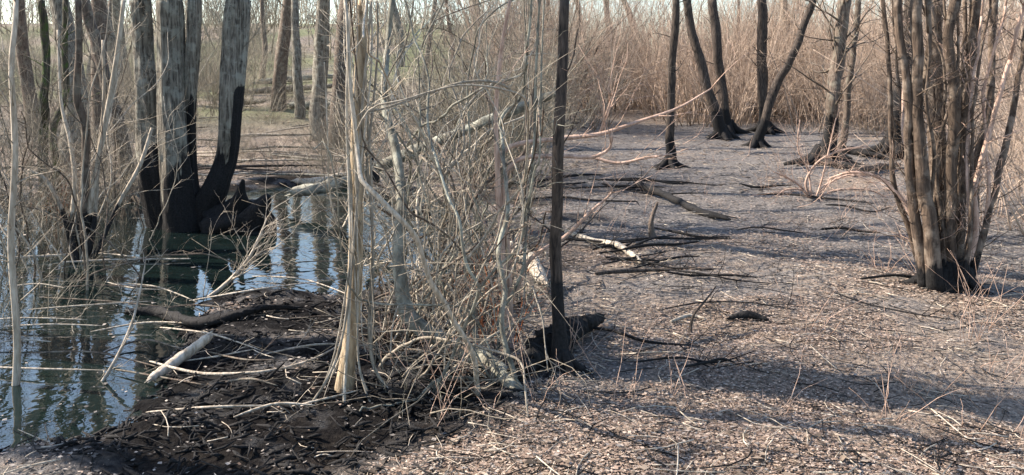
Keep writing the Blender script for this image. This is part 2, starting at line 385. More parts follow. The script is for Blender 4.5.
# ------------------------------------------------------------------ the burned many-stemmed tree at the pool
def burned_tree():
    b = gp(196, 232); b[2] = max(b[2], -.05); Yb = b[1]
    root = thing('burned_tree', b, 'large grey tree with several trunks, blackened by fire at its base in the pool', 'tree')
    stems = [
      ([(176, 240, 44), (168, 204, 44), (158, 166, 38), (151, 130, 27), (147, 90, 22), (144, 50, 21), (141, 0, 20)], .10, 150, 9.5),
      ([(186, 240, 46), (179, 198, 36), (175, 155, 29), (172, 100, 27), (171, 50, 25), (169, 0, 24)], -.06, 164, 11),
      ([(196, 240, 38), (191, 196, 19), (189, 150, 14), (190, 100, 13), (193, 50, 13), (195, 0, 12)], .05, 108, 9),
      ([(198, 240, 40), (204, 214, 32), (216, 188, 25), (226, 160, 23), (230, 130, 23), (232, 95, 24), (235, 50, 25), (238, 0, 24)], .0, 146, 10)]
    cm = MB()
    for k, (pp, off, cy, top) in enumerate(stems):
        rng = np.random.default_rng(50+k)
        P = pxpath(pp, Yb+off, 0, rng); S = spline(P, 70); cz = at(0, cy, Yb)[2]
        def ch(V, k=k, cz=cz, S=S):
            v = .5+(cz-V[:, 2])*1.3+.5*noise3(V[:, 0]*9, V[:, 1]*9, V[:, 2]*1.2)+.25*noise3(V[:, 0]*25, V[:, 1]*25, V[:, 2]*3)
            if k == 3:   # burn scar licking up the right side of the leaning trunk
                cxm = np.interp(V[:, 2], S[:, 2], S[:, 0]); rm = np.interp(V[:, 2], S[:, 2], S[:, 3])
                side = (V[:, 0]-cxm)/rm
                v = np.maximum(v, .15+1.1*sstep(.25, .8, side)*sstep(at(0, 74, Yb)[2], at(0, 96, Yb)[2], -V[:, 2]+0*V[:, 2])*0+1.0*sstep(.2, .7, side)*(1-sstep(at(0, 96, Yb)[2], at(0, 78, Yb)[2], V[:, 2])))
            return np.clip(v, -.5, 1.5)
        tm = MB(); tm.tube(S[:, :3], S[:, 3], 44, ch, .17, k*5.1, fz=.8, furrow=.10); obj('trunk', tm, M['grey'], root)
        if k < 4: crown_on(cm, S[-1, :3], unit(S[-1, :3]-S[-6, :3])+np.array([0, 0, .25]), top-S[-1, 2], S[-1, 3], rng, 3)
        side_twigs(cm, S[:, :3], 7, .6, .006, 1, rng, .45, 1.)
    cm.c = [np.full(len(c), -.6) for c in cm.c]; obj('crown', cm, M['grey'], root)
    roots = [[(210, 228, 36), (230, 220, 38), (250, 216, 34), (265, 226, 24), (272, 246, 12)],
             [(222, 238, 30), (240, 232, 30), (256, 238, 22), (264, 254, 10)],
             [(236, 226, 14), (239, 204, 16), (241, 190, 8), (243, 180, 3)], [(252, 222, 22), (262, 207, 18), (269, 196, 5)]]
    for k, pp in enumerate(roots):
        S = spline(pxpath(pp, Yb-.12-.05*k, -.15), 22); rm = MB(); rm.tube(S[:, :3], S[:, 3], 22, 1.5, .4, 9+k, fz=4, furrow=.2); obj('root', rm, M['charred'], root)
burned_tree()

# ------------------------------------------------------------------ stems along the left edge
ST = standing_tree
ST('pale_sapling', 'slim pale bare sapling rising straight at the edge of the pool', 'sapling', [(12, 396, 8), (16, 330, 7), (12, 240, 6.5), (17, 150, 6), (13, 70, 5.5), (18, 0, 5)], 'pale', seed=2, top=5, twigs=16)
ST('mossy_tree', 'dark thin tree with green moss on its trunk on the far bank', 'tree', [(43, 207, 11), (43, 150, 9), (44, 100, 8.5), (43, 50, 8), (42, 0, 7)], 'moss', seed=3, top=8, twigs=8)
ST('crooked_sapling', 'crooked brown sapling with a kinked trunk behind the pool', 'sapling', [(64, 214, 8), (57, 165, 7), (53, 128, 7), (66, 96, 6.5), (67, 60, 6), (66, 0, 5)], 'moss', seed=4, top=7, twigs=12)
ST('leaning_tree', 'brown tree leaning left over the far bank', 'tree', [(131, 200, 15), (127, 165, 14), (120, 128, 13), (108, 90, 12), (96, 50, 11), (84, 0, 10)], 'brown', seed=5, top=10, twigs=8)
def blackfoot():
    b = gp(80, 262); b[2] = -.12
    root = thing('blackfoot_shrub', b, 'clump of slim pale stems with a blackened foot standing in the pool', 'shrub')
    for k, pp in enumerate([[(80, 268, 16), (82, 230, 12), (85, 190, 9), (86, 130, 9), (77, 98, 8), (79, 50, 7), (78, 0, 6)],
                            [(82, 268, 9), (88, 220, 7), (98, 160, 6), (110, 100, 6), (118, 50, 5), (124, 0, 4)],
                            [(76, 266, 8), (70, 240, 6), (62, 210, 5), (46, 180, 4), (28, 170, 3)],
                            [(84, 266, 7), (92, 238, 6), (96, 200, 5), (99, 150, 4), (104, 100, 3.5), (103, 40, 3)],
                            [(77, 266, 7), (72, 230, 5), (75, 180, 4.5), (70, 140, 4), (61, 100, 3), (58, 30, 2.5)],
                            [(86, 267, 6), (100, 245, 5), (118, 205, 4), (140, 165, 4), (152, 128, 3)]]):
        rng = np.random.default_rng(80+k); S = spline(pxpath(pp, b[1]-.05*k, .2*(k-2)), 34); sm = MB()
        sm.tube(S[:, :3], S[:, 3], 9, (lambda V: np.clip(.5+(.42-V[:, 2])*2.4, -.5, 1.5)), .12, k)
        n0 = len(sm.c); side_twigs(sm, S[:, :3], 9, .5, .004, 1, rng, .35, 1.)
        sm.c[n0:] = [np.full(len(c), -.6) for c in sm.c[n0:]]
        obj('stem', sm, M['brown' if k == 0 else 'pale'], root)
blackfoot()

# ------------------------------------------------------------------ trees of the burned clearing
ST('dark_sapling', 'slim dark straight sapling with a black foot beside a charred log', 'sapling', [(561, 371, 17), (558, 330, 12.5), (556, 250, 12), (558, 150, 12), (560, 60, 11), (562, 0, 10)], 'dark', seed=6, top=5.5, twigs=5, flare=1.7, char_h=.5)
ST('thin_dark_tree', 'single thin dark tree standing alone in the burned clearing', 'tree', [(670, 168, 11), (670, 140, 8.5), (671, 100, 8), (673, 50, 7.5), (674, 0, 7)], 'dark', seed=7, top=8, twigs=5, char_h=.5)
ST('leaning_dark_tree', 'dark bare tree leaning left, left one of the crossing pair at the thicket', 'tree', [(722, 138, 12), (715, 110, 10), (706, 80, 9.5), (698, 50, 9), (686, 0, 8)], 'dark', seed=8, top=9, twigs=6, char_h=.6)
ST('upright_dark_tree', 'dark bare tree beside the left leaning one, nearly upright', 'tree', [(728, 134, 13), (724, 110, 11), (720, 80, 10), (717, 50, 9.5), (713, 0, 9)], 'dark', seed=9, top=10, twigs=6, char_h=.6)
ST('tilted_dark_tree', 'dark bare tree leaning right in front of an upright trunk', 'tree', [(757, 148, 11), (765, 120, 9), (778, 85, 8.5), (793, 50, 8), (812, 0, 7)], 'dark', seed=10, top=9, twigs=6, char_h=.6)
ST('straight_dark_tree', 'straight dark tree standing behind the right-leaning trunk', 'tree', [(764, 132, 12), (763, 100, 10), (762, 50, 10), (761, 0, 9)], 'dark', seed=12, top=10, twigs=6, char_h=.6)
ST('thick_dark_tree', 'thick dark tree with vines at its foot on the clearing edge', 'tree', [(823, 164, 18), (828, 135, 14), (833, 100, 13), (838, 60, 13), (845, 0, 12)], 'brown', seed=13, top=10, twigs=22, char_h=.8, tw_l=1.1)
ST('slender_dark_tree', 'slender brown tree leaning right behind the thick vined tree', 'tree', [(838, 158, 9), (846, 120, 7), (853, 60, 6), (858, 0, 6)], 'brown', seed=14, top=9, twigs=8)
ST('charred_tree', 'dark charred tree close behind the clump of brown stems', 'tree', [(893, 153, 17), (897, 120, 14), (902, 85, 13), (907, 40, 12), (910, 0, 12)], 'dark', seed=15, top=10, twigs=8, char_h=1.2)
ST('leaning_charred_tree', 'dark tree leaning right across the back of the brown stem clump', 'tree', [(906, 158, 14), (912, 130, 11), (922, 90, 10), (932, 45, 9), (942, 0, 9)], 'dark', seed=16, top=9, twigs=8, char_h=1.)
def clump():
    b = gp(946, 290)
    root = thing('stem_clump', b, 'large clump of many brown upright stems sprouting from one burned base', 'shrub')
    base = MB(); S = spline(np.array([[b[0]-.10, b[1], b[2]-.08, .17], [b[0]+.02, b[1]+.02, b[2]+.06, .16], [b[0]+.07, b[1], b[2]+.20, .11]]), 12)
    base.tube(S[:, :3], S[:, 3], 22, 1.3, .3, 4., fz=4); obj('burned_base', base, M['charred'], root)
    for q in range(9):
        a = q*.7; dd = np.array([math.cos(a), math.sin(a)*.8, 0]); R_ = [[*(b+dd*.10+np.array([0, 0, .16])), .035], [*(b+dd*.2+np.array([0, 0, .05])), .032], [*(b+dd*(.3+.12*math.sin(q*5))+np.array([0, 0, -.03])), .012]]
        Q_ = spline(np.array(R_), 10); rm = MB(); rm.tube(Q_[:, :3], Q_[:, 3], 8, 1., .25, q); obj('root', rm, M['charred' if q % 2 else 'clump'], root)
    st = [[(926, 288, 14), (918, 220, 10), (909, 140, 9), (905, 90, 9), (902, 40, 8), (899, 0, 8)],
          [(934, 290, 17), (928, 220, 13), (921, 140, 12), (917, 80, 12), (914, 0, 11)],
          [(944, 292, 22), (939, 220, 18), (936, 140, 17), (935, 80, 16), (933, 0, 15)],
          [(951, 291, 16), (949, 220, 12), (951, 140, 12), (953, 70, 11), (955, 0, 10)],
          [(957, 292, 13), (960, 220, 10), (965, 140, 9), (970, 70, 9), (974, 0, 8)],
          [(962, 292, 12), (972, 220, 8), (981, 150, 8), (990, 80, 7), (998, 0, 7)],
          [(966, 294, 9), (985, 225, 6), (1003, 160, 6), (1016, 90, 5), (1028, 20, 5)],
          [(930, 288, 6), (921, 240, 4.5), (903, 200, 4), (880, 178, 3.4), (852, 172, 2.8), (830, 178, 1.6)],
          [(940, 290, 7), (944, 240, 5), (958, 190, 5), (963, 130, 5), (961, 70, 4), (964, 0, 4)],
          [(922, 288, 9), (914, 245, 6), (897, 190, 5), (893, 130, 5), (889, 70, 4.5), (884, 0, 4)],
          [(959, 293, 8), (975, 245, 6), (977, 190, 5), (992, 130, 4.5), (1010, 60, 4)],
          [(936, 290, 9), (931, 230, 7), (912, 165, 6), (918, 110, 5), (926, 60, 5), (928, 0, 4)]]
    rng0 = np.random.default_rng(5)
    for q in range(12):
        x0 = rng0.uniform(924, 968); tx = 945+(x0-945)*rng0.uniform(1.5, 3.2)+rng0.normal()*10
        st.append([(x0, 291, 6)]+[(x0+(tx-x0)*t+rng0.normal()*5, 291-t*rng0.uniform(250, 300), 4.5-2*t) for t in (.25, .5, .75, 1.)])
    for k, pp in enumerate(st):
        rng = np.random.default_rng(100+k); S = spline(pxpath(pp, b[1]+rng0.uniform(-.14, .16), rng0.uniform(-.2, .5)), 40); sm = MB()
        S[:, 0] += .03*noise3(S[:, 2]*2, k*3.3, 0)*np.linspace(0, 1, 40)**.4+.01*noise3(S[:, 2]*7, k*1.3, 0); S[:, 1] += .03*noise3(S[:, 2]*2, k*5.3, 9)
        sm.tube(S[:, :3], S[:, 3], 11, (lambda V: np.clip(.5+(b[2]+.22-V[:, 2])*3, -.5, 1.5)), .13, k*2.3)
        n0 = len(sm.c); side_twigs(sm, S[:, :3], 14, .42, .0045, 2, rng, .08, 1., kids=(2, 3))
        if k not in (7,): crown_on(sm, S[-1, :3], unit(S[-1, :3]-S[-4, :3])+np.array([0, 0, .1]), rng.uniform(1.2, 2.6), S[-1, 3], rng, 2, (3, 5))
        sm.c[n0:] = [np.full(len(c), -.6) for c in sm.c[n0:]]
        obj('stem', sm, M['clump' if k not in (7, 10, 14, 17, 20) else 'pink'], root)
clump()

# ------------------------------------------------------------------ the tangle between pool and clearing
def wrapped_tree():
    b = gp(345, 390)
    root = thing('vine_wrapped_tree', b, 'straight tan trunk wrapped in stringy vines at the near edge of the pool', 'tree')
    S = spline(pxpath([(344, 394, 20), (351, 340, 15), (355, 280, 14), (357, 200, 13), (358, 120, 13), (361, 50, 12), (363, 0, 11)], b[1], 0), 60)
    S[0, 2] = b[2]-.05; tm = MB(); tm.tube(S[:, :3], S[:, 3], 16, -.6, .16, 2.2); obj('trunk', tm, M['tan'], root)
    cm = MB(); rng = np.random.default_rng(7); crown_on(cm, S[-1, :3], np.array([.05, 0, 1.]), 3.2, S[-1, 3], rng, 3)
    side_twigs(cm, S[:, :3], 26, .4, .004, 1, rng, .15, 1.); cm.c = [np.full(len(c), -.6) for c in cm.c]; obj('crown', cm, M['vine'], root)
    for k in range(9):
        rng = np.random.default_rng(200+k); ph = rng.uniform(0, 6.28); tw = rng.uniform(-5, 5); t = np.linspace(0, 1, 60)
        off = (S[:, 3]*1.05+.012+.05*np.abs(np.sin(t*rng.uniform(3, 8)+ph))*rng.uniform(.2, 1.2)+.12*np.exp(-t*14)*rng.uniform(.5, 2))
        P = S[:, :3]+off[:, None]*np.stack([np.cos(ph+tw*t), np.sin(ph+tw*t), 0*t], -1)
        vm = MB(); vm.tube(P, rng.uniform(.004, .010), 6, -.6, .15, k); side_twigs(vm, P, 5, .3, .0025, 0, rng); vm.c = [np.full(len(c), -.6) for c in vm.c]
        obj('vine', vm, M['vine'], root)
wrapped_tree()
def bent_trunk():
    b = gp(520, 402)
    root = thing('bent_tree', b, 'thick lichen grey trunk lying along the ground then bending upright in the vine tangle', 'tree')
    P = np.array([[*(b+np.array([.12, -.12, -.12])), .030], [*(gp(498, 380)+np.array([0, 0, .05])), .042], [*at(455, 347, 5.1), .044], [*at(414, 321, 5.2), .045], [*at(403, 296, 5.25), .041],
                  [*at(399, 250, 5.3), .036], [*at(402, 205, 5.4), .033], [*at(396, 150, 5.6), .029], [*at(384, 100, 5.8), .025], [*at(388, 40, 6.2), .02], [*at(392, 0, 6.2), .018]])
    S = spline(P, 70); tm = MB(); tm.tube(S[:, :3], S[:, 3], 16, -.6, .2, 8., fz=3); obj('trunk', tm, M['lichen'], root)
    rng = np.random.default_rng(9); cm = MB(); crown_on(cm, S[-1, :3], np.array([.1, 0, 1.]), 2.4, .016, rng, 2, (3, 5)); side_twigs(cm, S[:, :3], 22, .55, .006, 1, rng, .1, 1.)
    cm.c = [np.full(len(c), -.6) for c in cm.c]; obj('crown', cm, M['vine'], root)
bent_trunk()
VG = 'vines of the tangled thicket'
def vine(k):
    rng = np.random.default_rng(300+k); kind = k % 4
    px = rng.uniform(368, 512) if kind != 3 else rng.uniform(375, 505); py = 295+110*rng.random()**1.7
    if kind == 1: px = rng.uniform(385, 515); py = rng.uniform(250, 320)
    b = gp(px, py); b[2] = max(b[2], -.03)
    vm = MB(); lean = (445-px)/400.; up = unit(np.array([rng.normal()*.18+lean, rng.normal()*.2, 1.]))
    r = rng.uniform(.004, .009)*(1.8 if rng.random() < .25 else 1)
    if kind == 3:    # low arching cane
        L = rng.uniform(1.2, 2.6); d = np.array([(1 if px < 430 else -1)*rng.uniform(.3, .9), rng.uniform(-.3, .4), 1.]); P = wander(b, d, L, 22, .17, -.055, rng)
        P[:, 2] = np.maximum(P[:, 2], height(P[:, 0], P[:, 1])+.01)
    else:
        L = rng.uniform(2.4, 3.8); P = wander(b-np.array([0, 0, .03]), up, L, 26, .24, .07, rng)
        sw = rng.uniform(.02, .09)*np.sin(np.linspace(0, rng.uniform(4, 12), 27)+rng.uniform(0, 6)); P[:, 0] += sw
    lim = .012*P[:, 1]; P[:, 0] = np.where(P[:, 0] > lim, lim+(P[:, 0]-lim)*.12, P[:, 0]); lo_ = -.165*P[:, 1]; P[:, 0] = np.where(P[:, 0] < lo_, lo_+(P[:, 0]-lo_)*.15, P[:, 0])
    P = spline(np.column_stack([P, np.zeros(len(P))]), 60)[:, :3]
    vm.tube(P, r*np.linspace(1, .45, 60), 6, -.6, .12, k)
    side_twigs(vm, P, rng.integers(5, 11), .36, .0026, 1, rng, .12, 1., kids=(3, 3), jit=.30)
    vm.c = [np.full(len(c), -.6) for c in vm.c]
    where = ['beside the tan vine-wrapped trunk', 'round the bent lichen grey trunk', 'beside the pale log end at the clearing'][int(np.searchsorted([405, 458], px))]
    lk = ('grey' if k % 5 == 0 else 'dark brown' if k % 3 == 0 else 'tan'); th = 'stout' if r > .0095 else 'thin'
    if kind == 3: n, lb, ct, g = 'arching_cane', f'{th} {lk} cane arching low {where}', 'cane', f'{th} {lk} canes {where}'
    else: n, lb, ct, g = 'climbing_vine', f'{th} {lk} twisting vine climbing {where}', 'vine', f'{th} {lk} vines {where}'
    tag(obj(n, vm, M['lichen' if k % 5 == 0 else 'brown' if k % 3 == 0 else 'vine'], org=tuple(b)), lb, ct, g)
for k in range(88): vine(k)
for k in range(44):
    rng = np.random.default_rng(1200+k); b = gp(rng.uniform(-15, 150), rng.uniform(212, 300)); b[2] = max(b[2], -.05)
    P = wander(b, (rng.normal()*.55, rng.normal()*.3, 1.), rng.uniform(1.2, 3.0), 20, .13, .02, rng); P = spline(np.column_stack([P, P[:, 0]*0]), 44)[:, :3]; vm = MB()
    vm.tube(P, rng.uniform(.004, .011)*np.linspace(1, .35, 44), 6, -.6, .12, k); side_twigs(vm, P, 10, .5, .003, 1, rng, .15, 1., jit=.24); vm.c = [np.full(len(c), -.6) for c in vm.c]
    lk = ['pale', 'tan', 'dark brown'][k % 3]
    tag(obj('bare_whip', vm, M[['pale', 'vine', 'brown'][k % 3]], org=tuple(b)), f'thin {lk} bare whip leaning among the slim stems by the pool', 'branch', f'{lk} whips by the pool')
def loose(name, label, cat, pts, rad, mt, n=9, rough=.26, twigs=0, tl=.3, tr=.003, seed=1, rings=34, group=None, char=-.6, depth=1, up=.03):
    """a fallen piece of wood from world points"""
    P = np.array([[*p, r] for p, r in zip(pts, np.broadcast_to(np.asarray(rad, float), (len(pts),)))])
    rg = np.random.default_rng(seed+77)
    for e, f in ((0, 1), (-1, -2)):
        dd = unit(P[e, :3]-P[f, :3]); q = P[e].copy(); q[:3] += dd*P[e, 3]*1.1; q[3] *= .45; P[e, :3] -= dd*P[e, 3]*.4
        P = np.vstack([q, P]) if e == 0 else np.vstack([P, q])
    S = spline(P, rings); mb = MB()
    if S[:, 3].max() > .015:
        for e, f in ((1, 3), (-2, -4)):
            dd = unit(S[e, :3]-S[f, :3])
            for _ in range(6):
                o_ = S[e, :3]+rg.normal(size=3)*S[e, 3]*.5; L_ = S[e, 3]*rg.uniform(1., 2.6); mb.tube(np.array([o_-dd*L_*.4, o_+dd*L_*.5, o_+dd*L_]), np.array([.3, .24, .03])*S[e, 3], 5, char)
    S[1:-1, :3] += rg.normal(size=(rings-2, 3))*S[1:-1, 3:4]*.05
    mb.tube(S[:, :3], np.maximum(S[:, 3], .0015), n, char, rough, seed*1.9, fz=5)
    if twigs: side_twigs(mb, S[:, :3], twigs, tl, tr, depth, np.random.default_rng(seed), .1, 1., up=up)
    mb.c = [np.full(len(c), char if np.isscalar(char) else -.6) for c in mb.c]
    return tag(obj(name, mb, M[mt], org=tuple(S[0, :3])), label, cat, group)
def lay(pp, dz=0.0):
    out = []
    for q in pp:
        p = gp(q[0], q[1]); p[2] = max(p[2], 0.0)+dz+(q[2] if len(q) > 2 else 0); out.append(p)
    return out
# wood in and round the pool
loose('fallen_tree', 'long grey fallen trunk slanting up from the pool into the vine tangle', 'log', [at(296, 192, 11.4), at(345, 182, 11.1), at(400, 157, 10.6), at(468, 129, 10.0), at(520, 108, 9.6), at(560, 92, 9.3)], [.07, .072, .066, .055, .045, .03], 'lichen', 14, twigs=14, tl=.6, tr=.006, seed=21, rings=50)
loose('floating_log', 'short pale broken log lying at the far edge of the pool', 'log', lay([(297, 186, .05), (318, 184, .06), (343, 181, .06)]), [.045, .06, .05], 'dead', 12, twigs=3, seed=22)
loose('dark_branch', 'short dark forked branch leaning beside the slanting fallen trunk', 'branch', [at(376, 178, 10.2), at(370, 160, 10.25), at(364, 140, 10.3)], [.05, .045, .02], 'charred', 9, twigs=2, seed=23, char=1.)
loose('charred_log', 'charred black log lying along the pool behind the tan trunk', 'log', lay([(376, 196, .06), (400, 206, .07), (428, 222, .06)]), [.06, .07, .05], 'charred', 12, seed=24, char=1.)
loose('twiggy_branch', 'pale twiggy dead branch rising out of the pool before the burned tree', 'branch', [gp(190, 304)+np.array([0, 0, .03]), at(222, 287, 7.0), at(246, 262, 7.1), at(258, 240, 7.15), at(268, 216, 7.2)], [.013, .016, .014, .011, .004], 'dead', 8, twigs=26, tl=.55, tr=.0045, seed=25, depth=2)
loose('cut_branch', 'pale broken stub of dead branch on black mud', 'branch', lay([(152, 392, .04), (176, 374, .06), (206, 354, .10)]), [.020, .030, .028], 'dead', 12, seed=26, rough=.22)
loose('long_stick', 'long thin pale stick curving across black mud and litter', 'stick', lay([(150, 372, .05), (200, 380, .03), (262, 378, .03), (310, 366, .03), (345, 352, .05)]), [.006, .008, .007, .006, .004], 'dead', 6, twigs=5, seed=27)
loose('leaning_stick', 'thin pale stick slanting up from the water at the mud edge', 'stick', [gp(84, 392)+np.array([0, 0, .02]), at(112, 366, 5.1), at(132, 322, 5.3), at(142, 282, 5.5), at(146, 258, 5.6)], [.009, .009, .008, .006, .003], 'dead', 6, twigs=6, seed=28)
loose('water_stick', 'long thin stick lying on the water by the pale sapling', 'stick', lay([(10, 269, .05), (60, 264, .03), (108, 262, .02), (150, 268, .02)]), [.012, .012, .010, .006], 'dead', 6, twigs=8, seed=29, tl=.5)
loose('thin_pole', 'thin pale pole lying level on the water from blackened stems', 'stick', lay([(62, 271, .02), (110, 268, .02), (190, 267, .02)]), [.008, .009, .006], 'dead', 6, seed=30)
loose('black_log', 'black charred log lying on the mud with litter around', 'log', lay([(128, 322, .02), (160, 325, .03), (192, 324, .04), (232, 321, .03), (262, 314, .04), (300, 312, .02)]), [.018, .03, .026, .032, .022, .014], 'charred', 18, seed=31, char=1., rough=.42, rings=70, twigs=7, tl=.3, tr=.006)
rngS = np.random.default_rng(40)
for k in range(26):   # sticks strewn on the black mud and in the shallows
    x, y = rngS.uniform(0, 345), rngS.uniform(280, 440); a = rngS.uniform(-.5, .5); ln = rngS.uniform(25, 80)
    pp = [(x-ln*math.cos(a), y-ln*.35*math.sin(a), .02), (x, y+rngS.normal()*3, .04), (x+ln*math.cos(a), y+ln*.35*math.sin(a), .03)]
    loose('fallen_stick', 'thin stick strewn on the black mud and shallows', 'stick', lay(pp), [.004, .006, .003], 'dead' if k % 3 else 'brown', 5, twigs=3, tl=.25, tr=.0022, seed=400+k, rings=12, group='sticks strewn on the mud')
for k in range(34):   # sticks lying about on the bank behind the pool
    x, y = rngS.uniform(0, 350), rngS.uniform(104, 186); c = gp(x, y); a = rngS.uniform(-.6, .6); ln = rngS.uniform(.5, 1.6)
    pts = []
    for t in (-1, 0, 1):
        qx, qy = c[0]+t*ln*math.cos(a), c[1]+t*ln*math.sin(a); pts.append(np.array([qx, qy, max(gz(qx, qy), 0)+.05+.10*rngS.random()]))
    loose('bank_stick', 'fallen stick lying on the bank behind the pool', 'stick', pts, [.012, .02, .01], ['grey', 'dead', 'dark'][k % 3], 6, twigs=4, tl=.6, tr=.006, seed=460+k, rings=14, group='sticks on the bank behind the pool')
# wood of the clearing
loose('pale_log', 'bleached pale branch lying on the ash beyond the dark sapling', 'branch', lay([(566, 238, .06), (592, 247, .05), (620, 252, .05), (641, 266, .03)]), [.018, .028, .030, .018], 'dead', 10, twigs=3, seed=41, tl=.4, tr=.006)
loose('pale_stub', 'pale broken end of a dead log lying against the vine tangle', 'log', lay([(512, 262, .12), (530, 276, .12), (542, 292, .08)]), [.05, .055, .04], 'dead', 12, seed=42, rough=.25)
loose('dark_stick', 'long dark straight stick lying on the litter past the pale branch', 'stick', lay([(596, 278, .03), (650, 274, .03), (712, 272, .02)]), [.012, .015, .010], 'dark', 8, twigs=4, seed=43)
loose('burned_branch', 'burned dark branch lying across the grey ash', 'branch', lay([(636, 190, .08), (668, 203, .07), (702, 216, .04), (730, 222, .03)]), [.035, .045, .04, .015], 'charred', 10, twigs=4, seed=44, char=1., tl=.5, tr=.01)
loose('upright_snag', 'short pale broken snag standing at the end of the bleached branch', 'stick', [gp(652, 238), gp(651, 236)+np.array([0, 0, .14]), gp(654, 236)+np.array([.03, 0, .30])], [.03, .024, .012], 'brown', 9, seed=45)
loose('charred_root_log', 'charred knobbly log lying against the foot of the dark sapling', 'log', lay([(520, 380, .05), (545, 362, .07), (572, 346, .08), (600, 328, .06)]), [.05, .07, .06, .03], 'charred', 18, twigs=9, seed=46, rough=.45, rings=60, char=1., tl=.2, tr=.008)
loose('forked_stick', 'small pale forked stick on pinkish litter with a dark end', 'stick', lay([(672, 325, .02), (690, 322, .03), (704, 321, .02)]), [.010, .012, .007], 'dead', 7, twigs=2, seed=47)
loose('dark_chunk', 'dark charred chunk of wood lying on the pinkish litter', 'log', lay([(732, 322, .02), (748, 321, .03), (765, 322, .02)]), [.018, .026, .014], 'charred', 9, seed=48, char=1.)
loose('bent_dark_stick', 'thin dark crooked stick standing up from the litter', 'stick', [gp(688, 352), at(690, 335, 5.6), at(693, 316, 5.65), at(706, 300, 5.7), at(716, 286, 5.75)], [.010, .009, .009, .007, .004], 'dark', 6, twigs=3, seed=49, tl=.15)
for k, (a, b_, r, lb) in enumerate([((806, 163), (862, 172), .06, 'dark log lying behind the thick vined tree foot'), ((850, 176), (900, 168), .05, 'dark log crossing the ash toward the charred tree'), ((835, 152), (882, 160), .07, 'charred log lying furthest back beside the charred tree')]):
    loose('clearing_log', lb, 'log', lay([(a[0], a[1], .06), ((a[0]+b_[0])/2, (a[1]+b_[1])/2, .07), (b_[0], b_[1], .05)]), [r*.8, r, r*.6], 'charred' if k != 1 else 'brown', 10, twigs=5, seed=50+k, tl=.6, tr=.01)
rngC = np.random.default_rng(43)
for k in range(34):   # burned sticks strewn over the clearing
    x, y = (rngC.uniform(535, 720), rngC.uniform(178, 300)) if k < 20 else (rngC.uniform(600, 920), rngC.uniform(170, 400)); c = gp(x, y); a = rngC.normal()*.5; ln = rngC.uniform(.15, .55)*c[1]/7
    pts = []
    for t in (-1, -.3, .4, 1):
        qx, qy = c[0]+t*ln*math.cos(a)+rngC.normal()*.05*ln, c[1]+t*ln*math.sin(a)+rngC.normal()*.08*ln; pts.append(np.array([qx, qy, gz(qx, qy)+.02+.05*rngC.random()]))
    r_ = rngC.uniform(.006, .017)*c[1]/8
    loose('burned_stick', 'burned black stick strewn on the ash of the clearing', 'stick', pts, [r_*.7, r_, r_*.9, r_*.4], 'charred' if k % 3 else 'dark', 7, twigs=4, tl=.3, tr=.004, seed=560+k, rings=18, group='burned sticks strewn on the clearing', char=1.)
def limb(k, pp, Y, mt, label, tw=8):
    P = pxpath(pp, Y, -.2); S = spline(P, 40); mb = MB(); rng = np.random.default_rng(500+k); mb.tube(S[:, :3], S[:, 3], 7, -.6, .1, k)
    side_twigs(mb, S[:, :3], tw, .42, .0035, 1, rng, .25, 1., ang=(.4, .9), up=.06); mb.c = [np.full(len(c), -.6) for c in mb.c]
    return mb
def pink_shrub():
    b = gp(510, 352)
    root = thing('pink_twigged_shrub', b, 'bare shrub sending thin pinkish branches sideways past the dark sapling', 'shrub')
    L = [[(508, 356, 7), (503, 260, 5), (497, 180, 4.5), (508, 148, 5), (556, 139, 4.8), (600, 134, 4.4), (640, 121, 3.4), (678, 108, 2.6), (712, 88, 1.4)],
         [(511, 356, 6), (509, 260, 5), (503, 190, 4.2), (518, 160, 4.6), (560, 156, 4.4), (592, 157, 4), (610, 148, 3), (612, 132, 1.6)],
         [(509, 356, 8), (502, 240, 6), (496, 130, 5), (500, 60, 4), (510, 0, 3)],
         [(592, 157, 3.6), (618, 163, 3), (645, 158, 2.6), (672, 154, 1.4)],
         [(600, 134, 3.2), (607, 112, 2.6), (614, 92, 1.4)],
         [(512, 300, 5), (530, 260, 4.4), (566, 236, 4), (590, 212, 3.2), (612, 192, 2), (604, 180, 1.4)]]
    for k, pp in enumerate(L): obj('branch', limb(k, pp, b[1], 'pink', '', 8), M['pink'], root)
pink_shrub()
def arch_shrub():
    b = gp(812, 198)
    root = thing('arching_shrub', b, 'low pale bare shrub arching over the ash beside the thick vined tree', 'shrub')
    for k, pp in enumerate([[(812, 199, 3), (806, 182, 2.6), (818, 162, 2.2), (842, 150, 2), (868, 147, 1)], [(815, 199, 3), (828, 184, 2.6), (852, 175, 2), (876, 184, 1)],
                            [(810, 199, 3), (800, 186, 2.4), (788, 178, 2), (774, 172, 1)], [(816, 199, 2.4), (822, 180, 2), (829, 150, 1.8), (836, 118, 1)], [(812, 199, 2.4), (802, 190, 2), (786, 190, 1.6), (776, 196, 1)],
                            [(814, 199, 2.6), (838, 190, 2), (868, 190, 1.6), (888, 198, 1)], [(812, 199, 2.2), (808, 170, 1.8), (798, 148, 1.5), (800, 120, 1)]]):
        obj('branch', limb(20+k, pp, b[1], 'pink', '', 16), M['pink'], root)
arch_shrub()

